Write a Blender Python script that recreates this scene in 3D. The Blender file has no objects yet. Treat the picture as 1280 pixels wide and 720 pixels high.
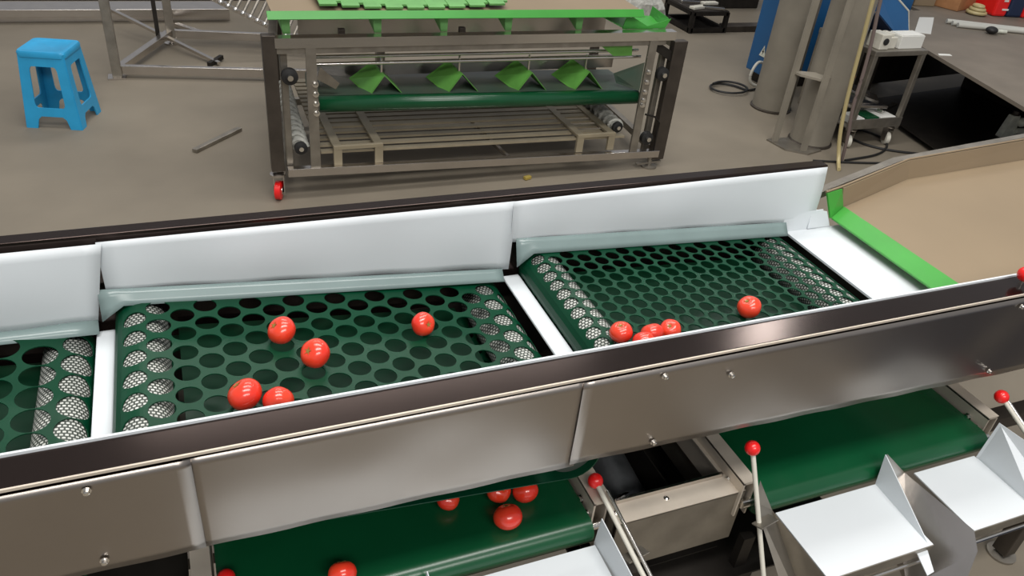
import bpy, bmesh, math, random
from mathutils import Vector, Matrix
from mathutils.geometry import delaunay_2d_cdt
random.seed(7)
S = bpy.context.scene
COL = S.collection
PI = math.pi
V = Vector

# ------------------------------------------------------------------ camera
cam = bpy.data.cameras.new('camera'); cam.sensor_width = 36; cam.lens = 982 / 1280 * 36
cam.clip_start = 0.05; cam.clip_end = 100
co = bpy.data.objects.new('camera', cam); COL.objects.link(co); S.camera = co
co.matrix_world = Matrix(((0.92571977, 0.13017934, -0.35510032, 0),
                          (-0.3665597, 0.54005816, -0.75760885, 0),
                          (0.0931498, 0.83149896, 0.54766102, 2.0),
                          (0, 0, 0, 1)))
# ------------------------------------------------------------------ light and exposure
S.view_settings.view_transform = 'Standard'; S.view_settings.look = 'None'
S.view_settings.gamma = 1; S.view_settings.use_curve_mapping = False
S.view_settings.exposure = -0.06
W = bpy.data.worlds.new('hall_world'); S.world = W; W.use_nodes = True
bg = W.node_tree.nodes['Background']; bg.inputs[0].default_value = (0.95, 0.96, 1.0, 1); bg.inputs[1].default_value = 0.34
def area(name, loc, tgt, sx, sy, power, col=(1, .97, .93)):
    l = bpy.data.lights.new(name, 'AREA'); l.shape = 'RECTANGLE'; l.size = sx; l.size_y = sy; l.energy = power; l.color = col
    o = bpy.data.objects.new(name, l); COL.objects.link(o); o.location = loc
    o.rotation_euler = (V(tgt) - V(loc)).to_track_quat('-Z', 'Y').to_euler()
    return o
area('roof_or_fill_lamp', (0.5, -0.3, 6.5), (0.5, 0.6, 0), 5.0, 1.2, 270)
area('roof_or_fill_lamp', (1.5, 3.2, 7.0), (1.5, 3.0, 0), 6.0, 1.2, 230)
area('roof_or_fill_lamp', (6.67, 6.33, 6.2), (0.9, 0.9, 1.2), 0.45, 0.45, 24)
area('roof_or_fill_lamp', (0.3, -4.5, 5.5), (0.8, 1.2, 1.0), 5.0, 1.2, 230)  # fill lamp added behind the camera to brighten the white liners
area('roof_or_fill_lamp', (2.0, 8.2, 7.0), (2.0, 7.0, 0), 6.0, 1.0, 170)

# ------------------------------------------------------------------ materials
def mat(name, col, rough=.5, metal=0., spec=.5, var=0., vscale=4., bump=0., bscale=40., dark=None, coat=0.):
    m = bpy.data.materials.new(name); m.use_nodes = True; nt = m.node_tree
    b = nt.nodes['Principled BSDF']
    b.inputs['Base Color'].default_value = (*col, 1); b.inputs['Roughness'].default_value = rough
    b.inputs['Metallic'].default_value = metal; b.inputs['Specular IOR Level'].default_value = spec
    if coat: b.inputs['Coat Weight'].default_value = coat; b.inputs['Coat Roughness'].default_value = .15
    tc = nt.nodes.new('ShaderNodeTexCoord')
    if var:
        n = nt.nodes.new('ShaderNodeTexNoise'); n.inputs['Scale'].default_value = vscale; n.inputs['Detail'].default_value = 6
        nt.links.new(tc.outputs['Object'], n.inputs['Vector'])
        r = nt.nodes.new('ShaderNodeMapRange'); r.inputs[1].default_value = .3; r.inputs[2].default_value = .7
        r.inputs[3].default_value = 1 - var; r.inputs[4].default_value = 1 + var
        nt.links.new(n.outputs['Fac'], r.inputs[0])
        if dark is None:
            h = nt.nodes.new('ShaderNodeHueSaturation'); h.inputs['Color'].default_value = (*col, 1)
            nt.links.new(r.outputs[0], h.inputs['Value']); nt.links.new(h.outputs[0], b.inputs['Base Color'])
        else:
            x = nt.nodes.new('ShaderNodeMix'); x.data_type = 'RGBA'
            x.inputs[6].default_value = (*dark, 1); x.inputs[7].default_value = (*col, 1)
            r.inputs[3].default_value = 0; r.inputs[4].default_value = 1
            nt.links.new(r.outputs[0], x.inputs[0]); nt.links.new(x.outputs[2], b.inputs['Base Color'])
    if bump:
        n2 = nt.nodes.new('ShaderNodeTexNoise'); n2.inputs['Scale'].default_value = bscale
        nt.links.new(tc.outputs['Object'], n2.inputs['Vector'])
        bp = nt.nodes.new('ShaderNodeBump'); bp.inputs['Strength'].default_value = bump; bp.inputs['Distance'].default_value = .01
        nt.links.new(n2.outputs['Fac'], bp.inputs['Height']); nt.links.new(bp.outputs[0], b.inputs['Normal'])
    return m
M = {}
M['floor'] = mat('concrete', (.205, .177, .136), .62, spec=.35, var=.14, vscale=1.3, bump=.06, bscale=25)
M['steel'] = mat('brushed_steel', (.60, .565, .53), .24, 1, var=.06, vscale=9)
M['panel'] = mat('panel_steel', (.38, .345, .315), .33, 1, var=.07, vscale=3)
M['steel_dull'] = mat('dull_steel', (.30, .275, .235), .42, .8, var=.18, vscale=14)
M['steel_dark'] = mat('dark_steel', (.085, .072, .06), .45, .7, var=.2, vscale=10)
M['rail'] = mat('rail_steel', (.045, .032, .028), .16, .85, var=.1, vscale=5)  # dark brown base colour paints in the reflected dark ceiling
M['bright'] = mat('bright_steel', (.8, .78, .74), .2, 1)
M['white'] = mat('white_board', (.66, .70, .725), .42, spec=.4, var=.03, vscale=2.5)
M['whitefilm'] = mat('white_film', (.215, .285, .28), .25, spec=.5, var=.06, vscale=9)
M['belt'] = mat('green_belt', (.003, .066, .023), .27, spec=.6, var=.12, vscale=5)
M['under'] = mat('slider_green', (.0015, .024, .010), .4, spec=.3)
M['pbelt'] = mat('perforated_green_belt', (.001, .042, .018), .36, spec=.22, var=.15, vscale=5)
M['dustbelt'] = mat('dusty_green_belt', (.045, .095, .07), .35, spec=.5, var=.3, vscale=4, dark=(.10, .105, .08))
M['lime'] = mat('lime_plastic', (.045, .30, .038), .38, var=.08, vscale=6)
M['lime2'] = mat('pale_lime_plastic', (.13, .35, .10), .5, var=.12, vscale=8)
M['tent'] = mat('leaf_green_sheet', (.13, .38, .07), .4, var=.15, vscale=12)
M['tan'] = mat('tan_sheet', (.25, .188, .118), .5, var=.07, vscale=2)
M['red'] = mat('red_plastic', (.80, .012, .012), .3, coat=.3)
M['tomato'] = mat('tomato_skin', (.74, .028, .016), .22, spec=.6, var=.25, vscale=9, dark=(.80, .065, .022), coat=.4)
M['calyx'] = mat('tomato_stem', (.25, .16, .03), .7)
M['blue'] = mat('sky_blue_plastic', (.022, .33, .62), .42, var=.08, vscale=10)
M['cab'] = mat('blue_paint', (.012, .10, .26), .45, var=.08, vscale=3)
M['navy'] = mat('navy_paint', (.008, .02, .06), .5)
M['column'] = mat('grey_painted_pipe', (.25, .225, .18), .55, var=.13, vscale=5)
M['black'] = mat('black_rubber', (.012, .012, .012), .55)
M['dark'] = mat('dark_iron', (.03, .026, .022), .5, .6, var=.3, vscale=12)
M['motor'] = mat('motor_casing', (.10, .105, .11), .4, .6, var=.3, vscale=20)
M['cream'] = mat('cream_plastic', (.62, .60, .52), .45, var=.08, vscale=10)
M['hose'] = mat('yellow_hose', (.48, .40, .20), .45)
M['purple'] = mat('dusty_hose', (.17, .13, .12), .5)
M['paper'] = mat('paper', (.72, .72, .68), .7)
M['card'] = mat('cardboard', (.36, .17, .07), .75, var=.2, vscale=9)
M['plate'] = mat('steel_plate', (.20, .17, .135), .6, .15, var=.16, vscale=3)
M['spray'] = mat('worn_white_paint', (.70, .72, .62), .5, var=.2, vscale=20)
M['brush'] = mat('white_bristle', (.42, .42, .38), .8, var=.25, vscale=40)
M['yellowtag'] = mat('brass', (.55, .42, .10), .4, .5)
M['cleartube'] = mat('milky_tube', (.55, .55, .50), .3)
# white knurled roller: rows of dark slits, part of the rubber lagging itself
def roller_mat():
    m = mat('knurled_roller', (.6, .6, .58), .6); nt = m.node_tree; b = nt.nodes['Principled BSDF']
    tc = nt.nodes.new('ShaderNodeTexCoord'); mp = nt.nodes.new('ShaderNodeMapping'); mp.inputs['Scale'].default_value = (1, 1, 1)
    nt.links.new(tc.outputs['UV'], mp.inputs[0])
    br = nt.nodes.new('ShaderNodeTexBrick'); br.inputs['Scale'].default_value = 1
    br.inputs['Color1'].default_value = (.66, .67, .63, 1); br.inputs['Color2'].default_value = (.50, .52, .48, 1); br.inputs['Mortar'].default_value = (.05, .06, .05, 1)
    br.inputs['Mortar Size'].default_value = .0017; br.inputs['Brick Width'].default_value = .0085; br.inputs['Row Height'].default_value = .0075
    br.inputs['Mortar Smooth'].default_value = .1
    nt.links.new(mp.outputs[0], br.inputs['Vector']); nt.links.new(br.outputs['Color'], b.inputs['Base Color'])
    return m
M['roller'] = roller_mat()
M['flange'] = mat('flange_bright_reflection', (.62, .55, .46), .45, .35, var=.08, vscale=12)  # pale base colour paints in bright reflections on the steel
M['slat'] = mat('tan_slat', (.32, .275, .19), .5, .3, var=.12, vscale=8)

# ------------------------------------------------------------------ mesh helpers
WLOC = {}
class MB:
    def __init__(s): s.v = []; s.f = []; s.uv = None
    def add(s, vs, fs):
        n = len(s.v); s.v += [tuple(v) for v in vs]; s.f += [tuple(i + n for i in f) for f in fs]; return s
    def box(s, c, d, rz=0, rx=0, ry=0):
        R = Matrix.Rotation(rz, 3, 'Z') @ Matrix.Rotation(ry, 3, 'Y') @ Matrix.Rotation(rx, 3, 'X'); c = V(c)
        vs = [c + R @ V((x * d[0] / 2, y * d[1] / 2, z * d[2] / 2)) for x in (-1, 1) for y in (-1, 1) for z in (-1, 1)]
        return s.add(vs, [(0, 1, 3, 2), (4, 6, 7, 5), (0, 4, 5, 1), (2, 3, 7, 6), (0, 2, 6, 4), (1, 5, 7, 3)])
    def span(s, a, b):
        return s.box([(p + q) / 2 for p, q in zip(a, b)], [abs(q - p) for p, q in zip(a, b)])
    def bar(s, p, q, w, h, up=(0, 0, 1)):
        p = V(p); q = V(q); d = (q - p).normalized(); u = V(up)
        if abs(d.dot(u)) > .98: u = V((0, 1, 0))
        r = d.cross(u).normalized(); u = r.cross(d)
        vs = [e + r * (a * w / 2) + u * (b * h / 2) for e in (p, q) for a, b in ((-1, -1), (1, -1), (1, 1), (-1, 1))]
        return s.add(vs, [(3, 2, 1, 0), (4, 5, 6, 7), (0, 1, 5, 4), (1, 2, 6, 5), (2, 3, 7, 6), (3, 0, 4, 7)])
    def path(s, pts, r, n=10, closed=False):
        pts = [V(p) for p in pts]; N = len(pts); rings = []
        up = V((0, 0, 1))
        for i, p in enumerate(pts):
            a = pts[i - 1] if (i or closed) else p; b = pts[(i + 1) % N] if (i < N - 1 or closed) else p
            d = (b - a).normalized()
            t = d.cross(up)
            if t.length < .05: t = d.cross(V((0, 1, 0)))
            t.normalize(); w = t.cross(d)
            rr = r[i] if isinstance(r, (list, tuple)) else r
            rings.append([p + (t * math.cos(k * 2 * PI / n) + w * math.sin(k * 2 * PI / n)) * rr for k in range(n)])
        vs = [v for g in rings for v in g]; fs = []
        for i in range(N if closed else N - 1):
            j = (i + 1) % N
            for k in range(n):
                fs.append((i * n + k, i * n + (k + 1) % n, j * n + (k + 1) % n, j * n + k))
        if not closed: fs.append(tuple(range(n))[::-1]); fs.append(tuple((N - 1) * n + k for k in range(n)))
        return s.add(vs, fs)
    def tube(s, p, q, r, n=16): return s.path([p, q], r, n)
    def lathe(s, prof, c, axis=(0, 0, 1), n=24):
        c = V(c); q = V((0, 0, 1)).rotation_difference(V(axis).normalized())
        vs = []
        for r, z in prof:
            for k in range(n):
                a = 2 * PI * k / n; vs.append(c + q @ V((r * math.cos(a), r * math.sin(a), z)))
        fs = [(i * n + k, i * n + (k + 1) % n, (i + 1) * n + (k + 1) % n, (i + 1) * n + k) for i in range(len(prof) - 1) for k in range(n)]
        fs.append(tuple(range(n))[::-1]); fs.append(tuple((len(prof) - 1) * n + k for k in range(n)))
        return s.add(vs, fs)
    def ball(s, c, r, n=20, sz=1.):
        return s.lathe([(max(1e-4, r * math.sin(PI * i / 12)), -r * sz * math.cos(PI * i / 12)) for i in range(13)], c, n=n)
    def slab(s, pts, t):            # a plate: polygon given as 3D points, thickened along its normal
        pts = [V(p) for p in pts]; nrm = V((0, 0, 0))
        for i in range(len(pts)): nrm += pts[i].cross(pts[(i + 1) % len(pts)])
        nrm.normalize(); n = len(pts)
        vs = [p + nrm * t / 2 for p in pts] + [p - nrm * t / 2 for p in pts]
        fs = [tuple(range(n)), tuple(range(n, 2 * n))[::-1]] + [((i + 1) % n, i, n + i, n + (i + 1) % n) for i in range(n)]
        return s.add(vs, fs)
    def build(s, name, m, parent=None, smooth=False, bevel=0., solid=0., label=None, loc=None):
        me = bpy.data.meshes.new(name)
        vs = s.v
        L = V(loc) if loc else V((0, 0, 0))
        if loc: vs = [tuple(V(v) - L) for v in vs]
        me.from_pydata(vs, [], s.f); me.validate(); me.update()
        bm = bmesh.new(); bm.from_mesh(me); bmesh.ops.recalc_face_normals(bm, faces=bm.faces); bm.to_mesh(me); bm.free()
        me.materials.append(M[m] if isinstance(m, str) else m)
        if smooth:
            me.polygons.foreach_set('use_smooth', [True] * len(me.polygons))
            try: me.set_sharp_from_angle(angle=math.radians(40))
            except Exception: pass
        o = bpy.data.objects.new(name, me); COL.objects.link(o)
        if loc: o.location = L
        if parent:
            o.parent = parent; o.matrix_parent_inverse = Matrix.Translation(-WLOC.get(parent.name, V((0, 0, 0))))
        WLOC[o.name] = L
        if bevel:
            md = o.modifiers.new('bevel', 'BEVEL'); md.width = bevel; md.segments = 2; md.limit_method = 'ANGLE'
        if solid:
            md = o.modifiers.new('thickness', 'SOLIDIFY'); md.thickness = solid; md.offset = 0
        if label: o['label'] = label
        return o
def thing(name, label, cat, loc=(0, 0, 0), group=None, rz=0):
    o = bpy.data.objects.new(name, None); COL.objects.link(o); o.location = loc; o.rotation_euler = (0, 0, rz)
    o.empty_display_size = .1
    o['label'] = label; o['category'] = cat
    if group: o['group'] = group
    WLOC[o.name] = V(loc); return o
def tag(o, label, cat, group=None):
    o['label'] = label; o['category'] = cat
    if group: o['group'] = group
    return o
def local(parent, o):               # children built in the parent's own axes
    o.matrix_parent_inverse = Matrix.Identity(4); return o
def kids(o): return [c for c in COL.objects if c.parent == o]
def copy_tree(o, parent=None):
    c = o.copy(); COL.objects.link(c)
    if parent: c.parent = parent
    for ch in kids(o): copy_tree(ch, c)
    return c
def grid_sheet(fn, nu, nv):
    m = MB(); vs = [fn(i / nu, j / nv) for i in range(nu + 1) for j in range(nv + 1)]
    fs = [(i * (nv + 1) + j, (i + 1) * (nv + 1) + j, (i + 1) * (nv + 1) + j + 1, i * (nv + 1) + j + 1) for i in range(nu) for j in range(nv)]
    return m.add(vs, fs)
def bolt(m, c, axis, r=.006, h=.005):
    m.lathe([(r * 1.5, 0), (r * 1.5, .001), (r, .001), (r, h), (r * .55, h + .001)], c, axis, 8)

# ------------------------------------------------------------------ floor
fl = MB().span((-12, -6, -.1), (20, 16, 0)).build('floor', 'floor'); fl['kind'] = 'structure'

# ------------------------------------------------------------------ the sorting machine
XA, XB = -.95, 2.75
YF0, YF1, YB0, YB1 = .834, .893, 1.458, 1.482
gm = thing('sorting_machine', 'long stainless steel sizing machine with white liners and perforated green belts', 'sorting machine', ((XA + XB) / 2, 1.15, 0))
MB().span((XA, YF0 + .002, 1.145), (XB, YF1, 1.2)).build('front_rail', 'rail', gm, bevel=.0015)
MB().span((XA, YF0 - .002, 1.1965), (XB, YF0 + .001, 1.201)).build('rail_lip', 'flange', gm)
MB().span((XA, YF1, 1.0), (1.63, YF1 + .004, 1.204)).build('front_liner', 'white', gm)
MB().span((XA, YB0 + .004, 1.13), (1.575, YB1 + .012, 1.2)).span((XA, YB0 + .004, .92), (1.575, YB0 + .008, 1.13)).build('back_rail', 'rail', gm, bevel=.0015)
# front cover sheets, slightly dished like real thin sheet
def cover(x0, x1, y0, zb0, zb1, ph):
    def fn(u, v):
        x = x0 + (x1 - x0) * u; z = 1.194 + ((zb0 + (zb1 - zb0) * u) - 1.194) * v
        a = math.sin(PI * v) ** 2 * (.25 + .75 * math.sin(PI * u) ** 2)
        y = y0 - .0028 * a * math.sin(x * 9 + ph) - .0016 * a * math.sin(x * 23 + ph * 2) - .002 * a
        if v > .93: y -= .001 * math.sin(x * 40)
        return (x, y, z)
    return grid_sheet(fn, max(12, int((x1 - x0) * 50)), 12)
cover(XA, -.055, YF0 - .0045, 1.02, 1.014, .3).build('cover_sheet', 'panel', gm, smooth=True, solid=.0015)
cover(-.065, .545, YF0 - .0028, 1.014, 1.003, 1.9).build('cover_sheet', 'panel', gm, smooth=True, solid=.0015)
cover(.535, XB, YF0 - .0045, 1.010, .945, 3.1).build('cover_sheet', 'panel', gm, smooth=True, solid=.0015)
MB().span((XA, 1.448, .45), (1.655, 1.453, .93)).build('back_skirt', 'dark', gm)
MB().span((XA, .875, .66), (-.11, 1.445, .665)).build('belly_shade_sheet', 'dark', gm)  # dark sheet painting the shade inside the machine at left
for x, z in ((-.182, 1.178), (-.185, 1.039), (.687, 1.178), (.699, 1.022), (.83, 1.150), (1.55, 1.175), (1.56, 1.0)):
    m = MB(); bolt(m, (x, YF0 - .008, z), (0, -1, 0), .0042, .006); m.build('bolt', 'bright', gm, smooth=True)
# legs and low cross rails under the machine
for x in (-.75, 2.3):
    for y in (.90, 1.46):
        l = MB().span((x - .025, y - .025, .02), (x + .025, y + .025, 1.0)).build('leg', 'steel_dark', gm, bevel=.003)
        MB().lathe([(.045, 0), (.045, .008), (.012, .014), (.012, .03)], (x, y, 0)).build('levelling_foot', 'steel_dull', l, smooth=True)
for y in (.90, 1.46):
    MB().span((XA, y - .02, .22), (2.3, y + .02, .26)).build('lower_rail', 'steel_dark', gm)
    MB().span((XA, y - .02, .70), (XB, y + .02, .74)).build('middle_rail', 'steel_dark', gm)

# white back liners: three overlapping boards with a slightly bowed face
def liner(x0, x1, zt0, zt1, zb0, zb1, y, slant=0.):
    def fn(u, v):
        x = x0 + (x1 - x0) * u + slant * v * u; zt = zt0 + (zt1 - zt0) * u; zb = zb0 + (zb1 - zb0) * u
        return (x, y - .004 * math.sin(PI * v) * (1 + .5 * math.sin(x * 13)) - .002 * math.sin(x * 31) * v, zt + (zb - zt) * v)
    return grid_sheet(fn, 24, 8)
liner(XA, -.180, 1.188, 1.186, 1.03, 1.009, YB0 - .008, -.036).build('back_liner', 'white', gm, smooth=True, solid=.0025)
liner(-.190, .665, 1.188, 1.188, 1.078, 1.008, YB0 - .004, .0).build('back_liner', 'white', gm, smooth=True, solid=.0025)
liner(.660, 1.565, 1.188, 1.199, 1.083, 1.032, YB0 - .005, .01).build('back_liner', 'white', gm, smooth=True, solid=.0025)
# greyish lips between liner and belt
def lip(x0, x1, z0, z1, b0, b1):
    return grid_sheet(lambda u, v: (x0 + (x1 - x0) * u, YB0 - .008 - .026 * v, (z0 + (z1 - z0) * u) * (1 - v) + v * (b0 + (b1 - b0) * u)), 12, 2)
lip(XA, -.215, 1.036, 1.016, 1.026, .999).build('belt_lip', 'whitefilm', gm, smooth=True, solid=.002)
def lip2(x0, x1, z0, z1, b0, b1):
    def fn(u, v):
        b = b0 + (b1 - b0) * u
        if u < .05: b -= .035 * (1 - u / .05)
        return (x0 + (x1 - x0) * u, YB0 - .008 - .022 * v, (z0 + (z1 - z0) * u) * (1 - v) + v * b)
    return grid_sheet(fn, 40, 3)
lip2(-.205, .648, 1.086, 1.012, 1.059, .989).build('belt_lip', 'whitefilm', gm, smooth=True, solid=.002)
lip2(.676, 1.480, 1.092, 1.043, 1.060, 1.012).build('belt_lip', 'whitefilm', gm, smooth=True, solid=.002)
# white bridge strips between the belt sections
MB().span((-.222, YF1 + .004, .984), (-.1880, YB0 - .012, .992)).build('divider_strip', 'white', gm, bevel=.003)
MB().span((.6500, YF1 + .004, .984), (.692, YB0 - .009, .992)).build('divider_strip', 'white', gm, bevel=.003)
m = MB().span((1.488, YF1 + .004, 1.006), (1.70, YB0 - .009, 1.013))
m.slab([(1.56, YB0 - .012, 1.015), (1.64, YB0 - .012, 1.015), (1.615, YB0 - .008, 1.062), (1.56, YB0 - .006, 1.075)], .003)
MB().span((1.500, .90, .90), (1.503, 1.446, 1.005)).build('end_guard', 'dark', gm)
m.span((1.47, 1.449, 1.008), (1.60, 1.4525, 1.07))
m.build('divider_strip', 'white', gm, bevel=.001)

# perforated belts: one endless loop each, round two knurled rollers
def perforated(lc, rc, r, d, pu, pv, u0, v0, y0=.90, y1=1.452, seg=16):
    lx, lz = lc; rx, rz = rc
    L = math.hypot(rx - lx, rz - lz); ax = ((rx - lx) / L, (rz - lz) / L); nx = (-ax[1], ax[0])
    arc = PI * r; T = 2 * L + 2 * arc
    def pos(u, off=0.):
        u = u % T; R = r + off
        if u <= L: return (lx + ax[0] * u + nx[0] * R, lz + ax[1] * u + nx[1] * R)
        u -= L
        if u <= arc:
            a = u / r; return (rx + nx[0] * R * math.cos(a) + ax[0] * R * math.sin(a), rz + nx[1] * R * math.cos(a) + ax[1] * R * math.sin(a))
        u -= arc
        if u <= L: return (rx - ax[0] * u - nx[0] * R, rz - ax[1] * u - nx[1] * R)
        a = (u - L) / r
        return (lx - nx[0] * R * math.cos(a) - ax[0] * R * math.sin(a), lz - nx[1] * R * math.cos(a) - ax[1] * R * math.sin(a))
    H = y1 - y0; s0 = -arc * .5 - .0   # start at left roller middle
    pts = []; edges = []
    def P(u, v): pts.append(V((u, v))); return len(pts) - 1
    cuts = [0, T]
    for k in range(7): cuts.append(arc * .5 - arc * .5 * k / 6)
    base = s0
    ucuts = [base + T * 0]
    lst = set()
    for k in range(0, 13): lst.add(round(L + arc * k / 12, 5)); lst.add(round(2 * L + arc + arc * k / 12, 5))
    for k in range(0, 7): lst.add(round(-arc * .5 + arc * .5 * k / 6, 5))
    lo, hi = -arc * .5, T - arc * .5
    lst = sorted(x for x in lst if lo - 1e-6 <= x <= hi + 1e-6); lst = [lo] + [x for x in lst if lo + .002 < x < hi - .002] + [hi]
    ns = 22
    circ = []
    ncol = int((hi - lo - .01) / pu); pu2 = pu
    k0 = math.ceil((lo + d / 2 + .003 - u0) / pu2)
    u = u0 + k0 * pu2; k = k0
    while u + d / 2 + .003 < hi:
        v = v0 + (pv / 2 if k % 2 else 0)
        while v - pv > 0: v -= pv
        while v < H:
            if v - d / 2 > .006 and v + d / 2 < H - .004: circ.append((u, v))
            v += pv
        k += 1; u = u0 + k * pu2
    for x in lst:
        n = 6; ids = [P(x, H * j / n) for j in range(n + 1)]
        edges += list(zip(ids, ids[1:]))
    nseg = 0
    for v in (0, H):
        ids = [P(x, v) for x in lst]; edges += list(zip(ids, ids[1:]))
    for (cu, cv) in circ:
        ids = [P(cu + d / 2 * math.cos(2 * PI * j / ns), cv + d / 2 * math.sin(2 * PI * j / ns)) for j in range(ns)]
        edges += list(zip(ids, ids[1:] + ids[:1]))
    ov, oe, of, _, _, _ = delaunay_2d_cdt(pts, edges, [], 1, 1e-6)
    import collections
    buckets = collections.defaultdict(list)
    for c in circ: buckets[(int(c[0] / .05), int(c[1] / .05))].append(c)
    m = MB(); faces = []
    for f in of:
        cx = sum(ov[i].x for i in f) / len(f); cy = sum(ov[i].y for i in f) / len(f); ok = True
        for a in (-1, 0, 1):
            for b in (-1, 0, 1):
                for c in buckets.get((int(cx / .05) + a, int(cy / .05) + b), ()):
                    if (c[0] - cx) ** 2 + (c[1] - cy) ** 2 < (d / 2 * .985) ** 2: ok = False
        if ok: faces.append(tuple(f))
    vs = []
    for p in ov:
        x, z = pos(p.x); vs.append((x, y0 + p.y, z))
    m.add(vs, faces)
    return m
def roller(c, r, y0, y1, parent):
    me = bpy.data.meshes.new('roller'); n = 40; vs = []; fs = []; uvs = []
    for k in range(n):
        a = 2 * PI * k / n
        for y in (y0, y1): vs.append((c[0] + r * math.cos(a), y, c[1] + r * math.sin(a)))
    for k in range(n):
        j = (k + 1) % n; fs.append((2 * k, 2 * k + 1, 2 * j + 1, 2 * j))
        uvs += [(k / n * 2 * PI * r, y0), (k / n * 2 * PI * r, y1), ((k + 1) / n * 2 * PI * r, y1), ((k + 1) / n * 2 * PI * r, y0)]
    fs.append(tuple(2 * k for k in range(n))); fs.append(tuple(2 * k + 1 for k in range(n))[::-1]); uvs += [(0, 0)] * (2 * n)
    me.from_pydata(vs, [], fs); me.materials.append(M['roller'])
    l = me.uv_layers.new(name='UVMap')
    for i, uvc in enumerate(uvs): l.data[i].uv = uvc
    me.polygons.foreach_set('use_smooth', [True] * n + [False] * 2)
    o = bpy.data.objects.new('roller', me); COL.objects.link(o); o.parent = parent
    return o
for lc, rc, r, d, pu, pv, u0, v0, lb in (
        ((-.90, 1.005), (-.276, .950), .05, .0600, .0650, .0610, .0, .016, 'green belt with the widest holes'),
        ((-.134, 1.005), (.594, .935), .05, .0445, .0435, .0610, .0275, .022, 'green belt with middle sized round holes'),
        ((.744, 1.003), (1.434, .962), .05, .0345, .0385, .0370, .012, .017, 'green belt with the smallest closest holes')):
    b = perforated(lc, rc, r, d, pu, pv, u0, v0).build('perforated_belt', 'pbelt', gm, solid=.0022, label=lb)
    for c in (lc, rc): roller(c, r - .003, .915, 1.44, b)
    # plain green slider sheet between the two runs
    a0, a1 = .085, .93
    q = lambda t, dz: (lc[0] + (rc[0] - lc[0]) * t, lc[1] + (rc[1] - lc[1]) * t + dz)
    p0 = q(.085, -.022); p1 = q(.915, -.022)
    MB().slab([(p0[0], .905, p0[1]), (p1[0], .905, p1[1]), (p1[0], 1.446, p1[1]), (p0[0], 1.446, p0[1])], .003).build('slider_sheet', 'under', b)

# ------------------------------------------------------------------ cross conveyors that carry the sorted fruit out
def belt_loop(x0, x1, yf, yb, z, r):
    m = MB(); prof = []
    for k in range(13):
        a = PI / 2 + PI * k / 12; prof.append((yf + r + r * math.cos(a), z - r + r * math.sin(a)))
    for k in range(13):
        a = -PI / 2 + PI * k / 12; prof.append((yb - r + r * math.cos(a), z - r + r * math.sin(a)))
    n = len(prof); vs = [(x, y, zz) for x in (x0, x1) for y, zz in prof]
    fs = [(i, (i + 1) % n, n + (i + 1) % n, n + i) for i in range(n)] + [tuple(range(n)), tuple(range(n, 2 * n))[::-1]]
    return m.add(vs, fs)
for (x0, x1, yf, lb, r) in ((-.055, .628, .838, 'green outfeed conveyor carrying the loose tomatoes, under the front cover', .028),
                         (.995, 1.655, .795, 'empty green outfeed conveyor right of the steel drive box', .028)):
    c = thing('outfeed_conveyor', lb, 'conveyor', ((x0 + x1) / 2, 1.1, .70))
    belt_loop(x0, x1, yf, 1.43, .80, r).build('conveyor_belt', 'belt', c, smooth=True)
    for sx, xx in ((-1, x0 - .022), (1, x1 + .022)):
        m = MB().span((xx - .016, yf + .03, .735), (xx - .012, 1.43, .832)).span((xx + .012, yf + .03, .735), (xx + .016, 1.43, .832)).span((xx - .016, yf + .03, .828), (xx + .016, 1.43, .834))
        sc = m.build('side_channel', 'flange', c)
        for y, z in ((yf + .045, .79), (yf + .075, .80)):
            m = MB(); bolt(m, (xx - .017, y, z), (-1, 0, 0), .006, .006); m.build('bolt', 'bright', sc, smooth=True)
    m = MB().tube((x0 - .03, yf + r, .80 - r), (x1 + .03, yf + r, .80 - r), .010, 12); m.build('nose_shaft', 'bright', c, smooth=True)
# drive box between the two conveyors
db = thing('drive_box', 'open topped steel box holding a dark motor between the two green conveyors', 'machine housing', (.83, .93, .60))
m = MB().span((.672, .832, .798), (.975, .882, .802))
m.span((.672, .882, .798), (.692, 1.40, .802)).span((.948, .882, .798), (.975, 1.40, .802))
m.build('top_flange', 'flange', db)
MB().span((.672, .832, .655), (.975, .835, .80)).span((.972, .846, .655), (.975, 1.40, .798)).span((.672, .846, .655), (.675, 1.40, .798)).build('box_shell', 'steel_dull', db)
MB().span((.692, .878, .785), (.948, .884, .812)).build('inner_lip', 'steel', db)
MB().span((.675, .85, .60), (.972, 1.40, .604)).build('bottom_plate', 'dark', db)
mt = MB().lathe([(.01, -.085), (.045, -.08), (.05, -.07), (.05, .07), (.045, .08), (.01, .085)], (.78, 1.03, .70), (0, 1, .15), 24).build('motor', 'motor', db, smooth=True)
m = MB()
for k in range(3): m.lathe([(.022 - k * .006, 0), (.022 - k * .006, .006), (.010, .006)], (.765, .945 - k * .007, .715), (0, -1, .5), 20)
m.build('pulley', 'bright', mt, smooth=True)
MB().span((.85, .90, .62), (.853, 1.2, .76)).build('partition', 'dark', db)
for p in ((.965, .858), (.682, .858), (.80, .862)):
    m = MB(); bolt(m, (p[0], p[1], .802), (0, 0, 1), .004, .003); m.build('bolt', 'bright', db, smooth=True)
MB().span((.66, .79, .56), (1.34, 1.40, .565)).build('lower_shade_sheet', 'dark', db)  # dark sheet painting the shade below the drive box
# lower dark beam below the box
MB().span((.70, .80, .50), (1.05, .84, .545)).build('lower_beam', 'dark', db)
for x in (.71, 1.0): MB().span((x, .81, .545), (x + .03, .83, .66)).build('strut', 'dark', db)

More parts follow.
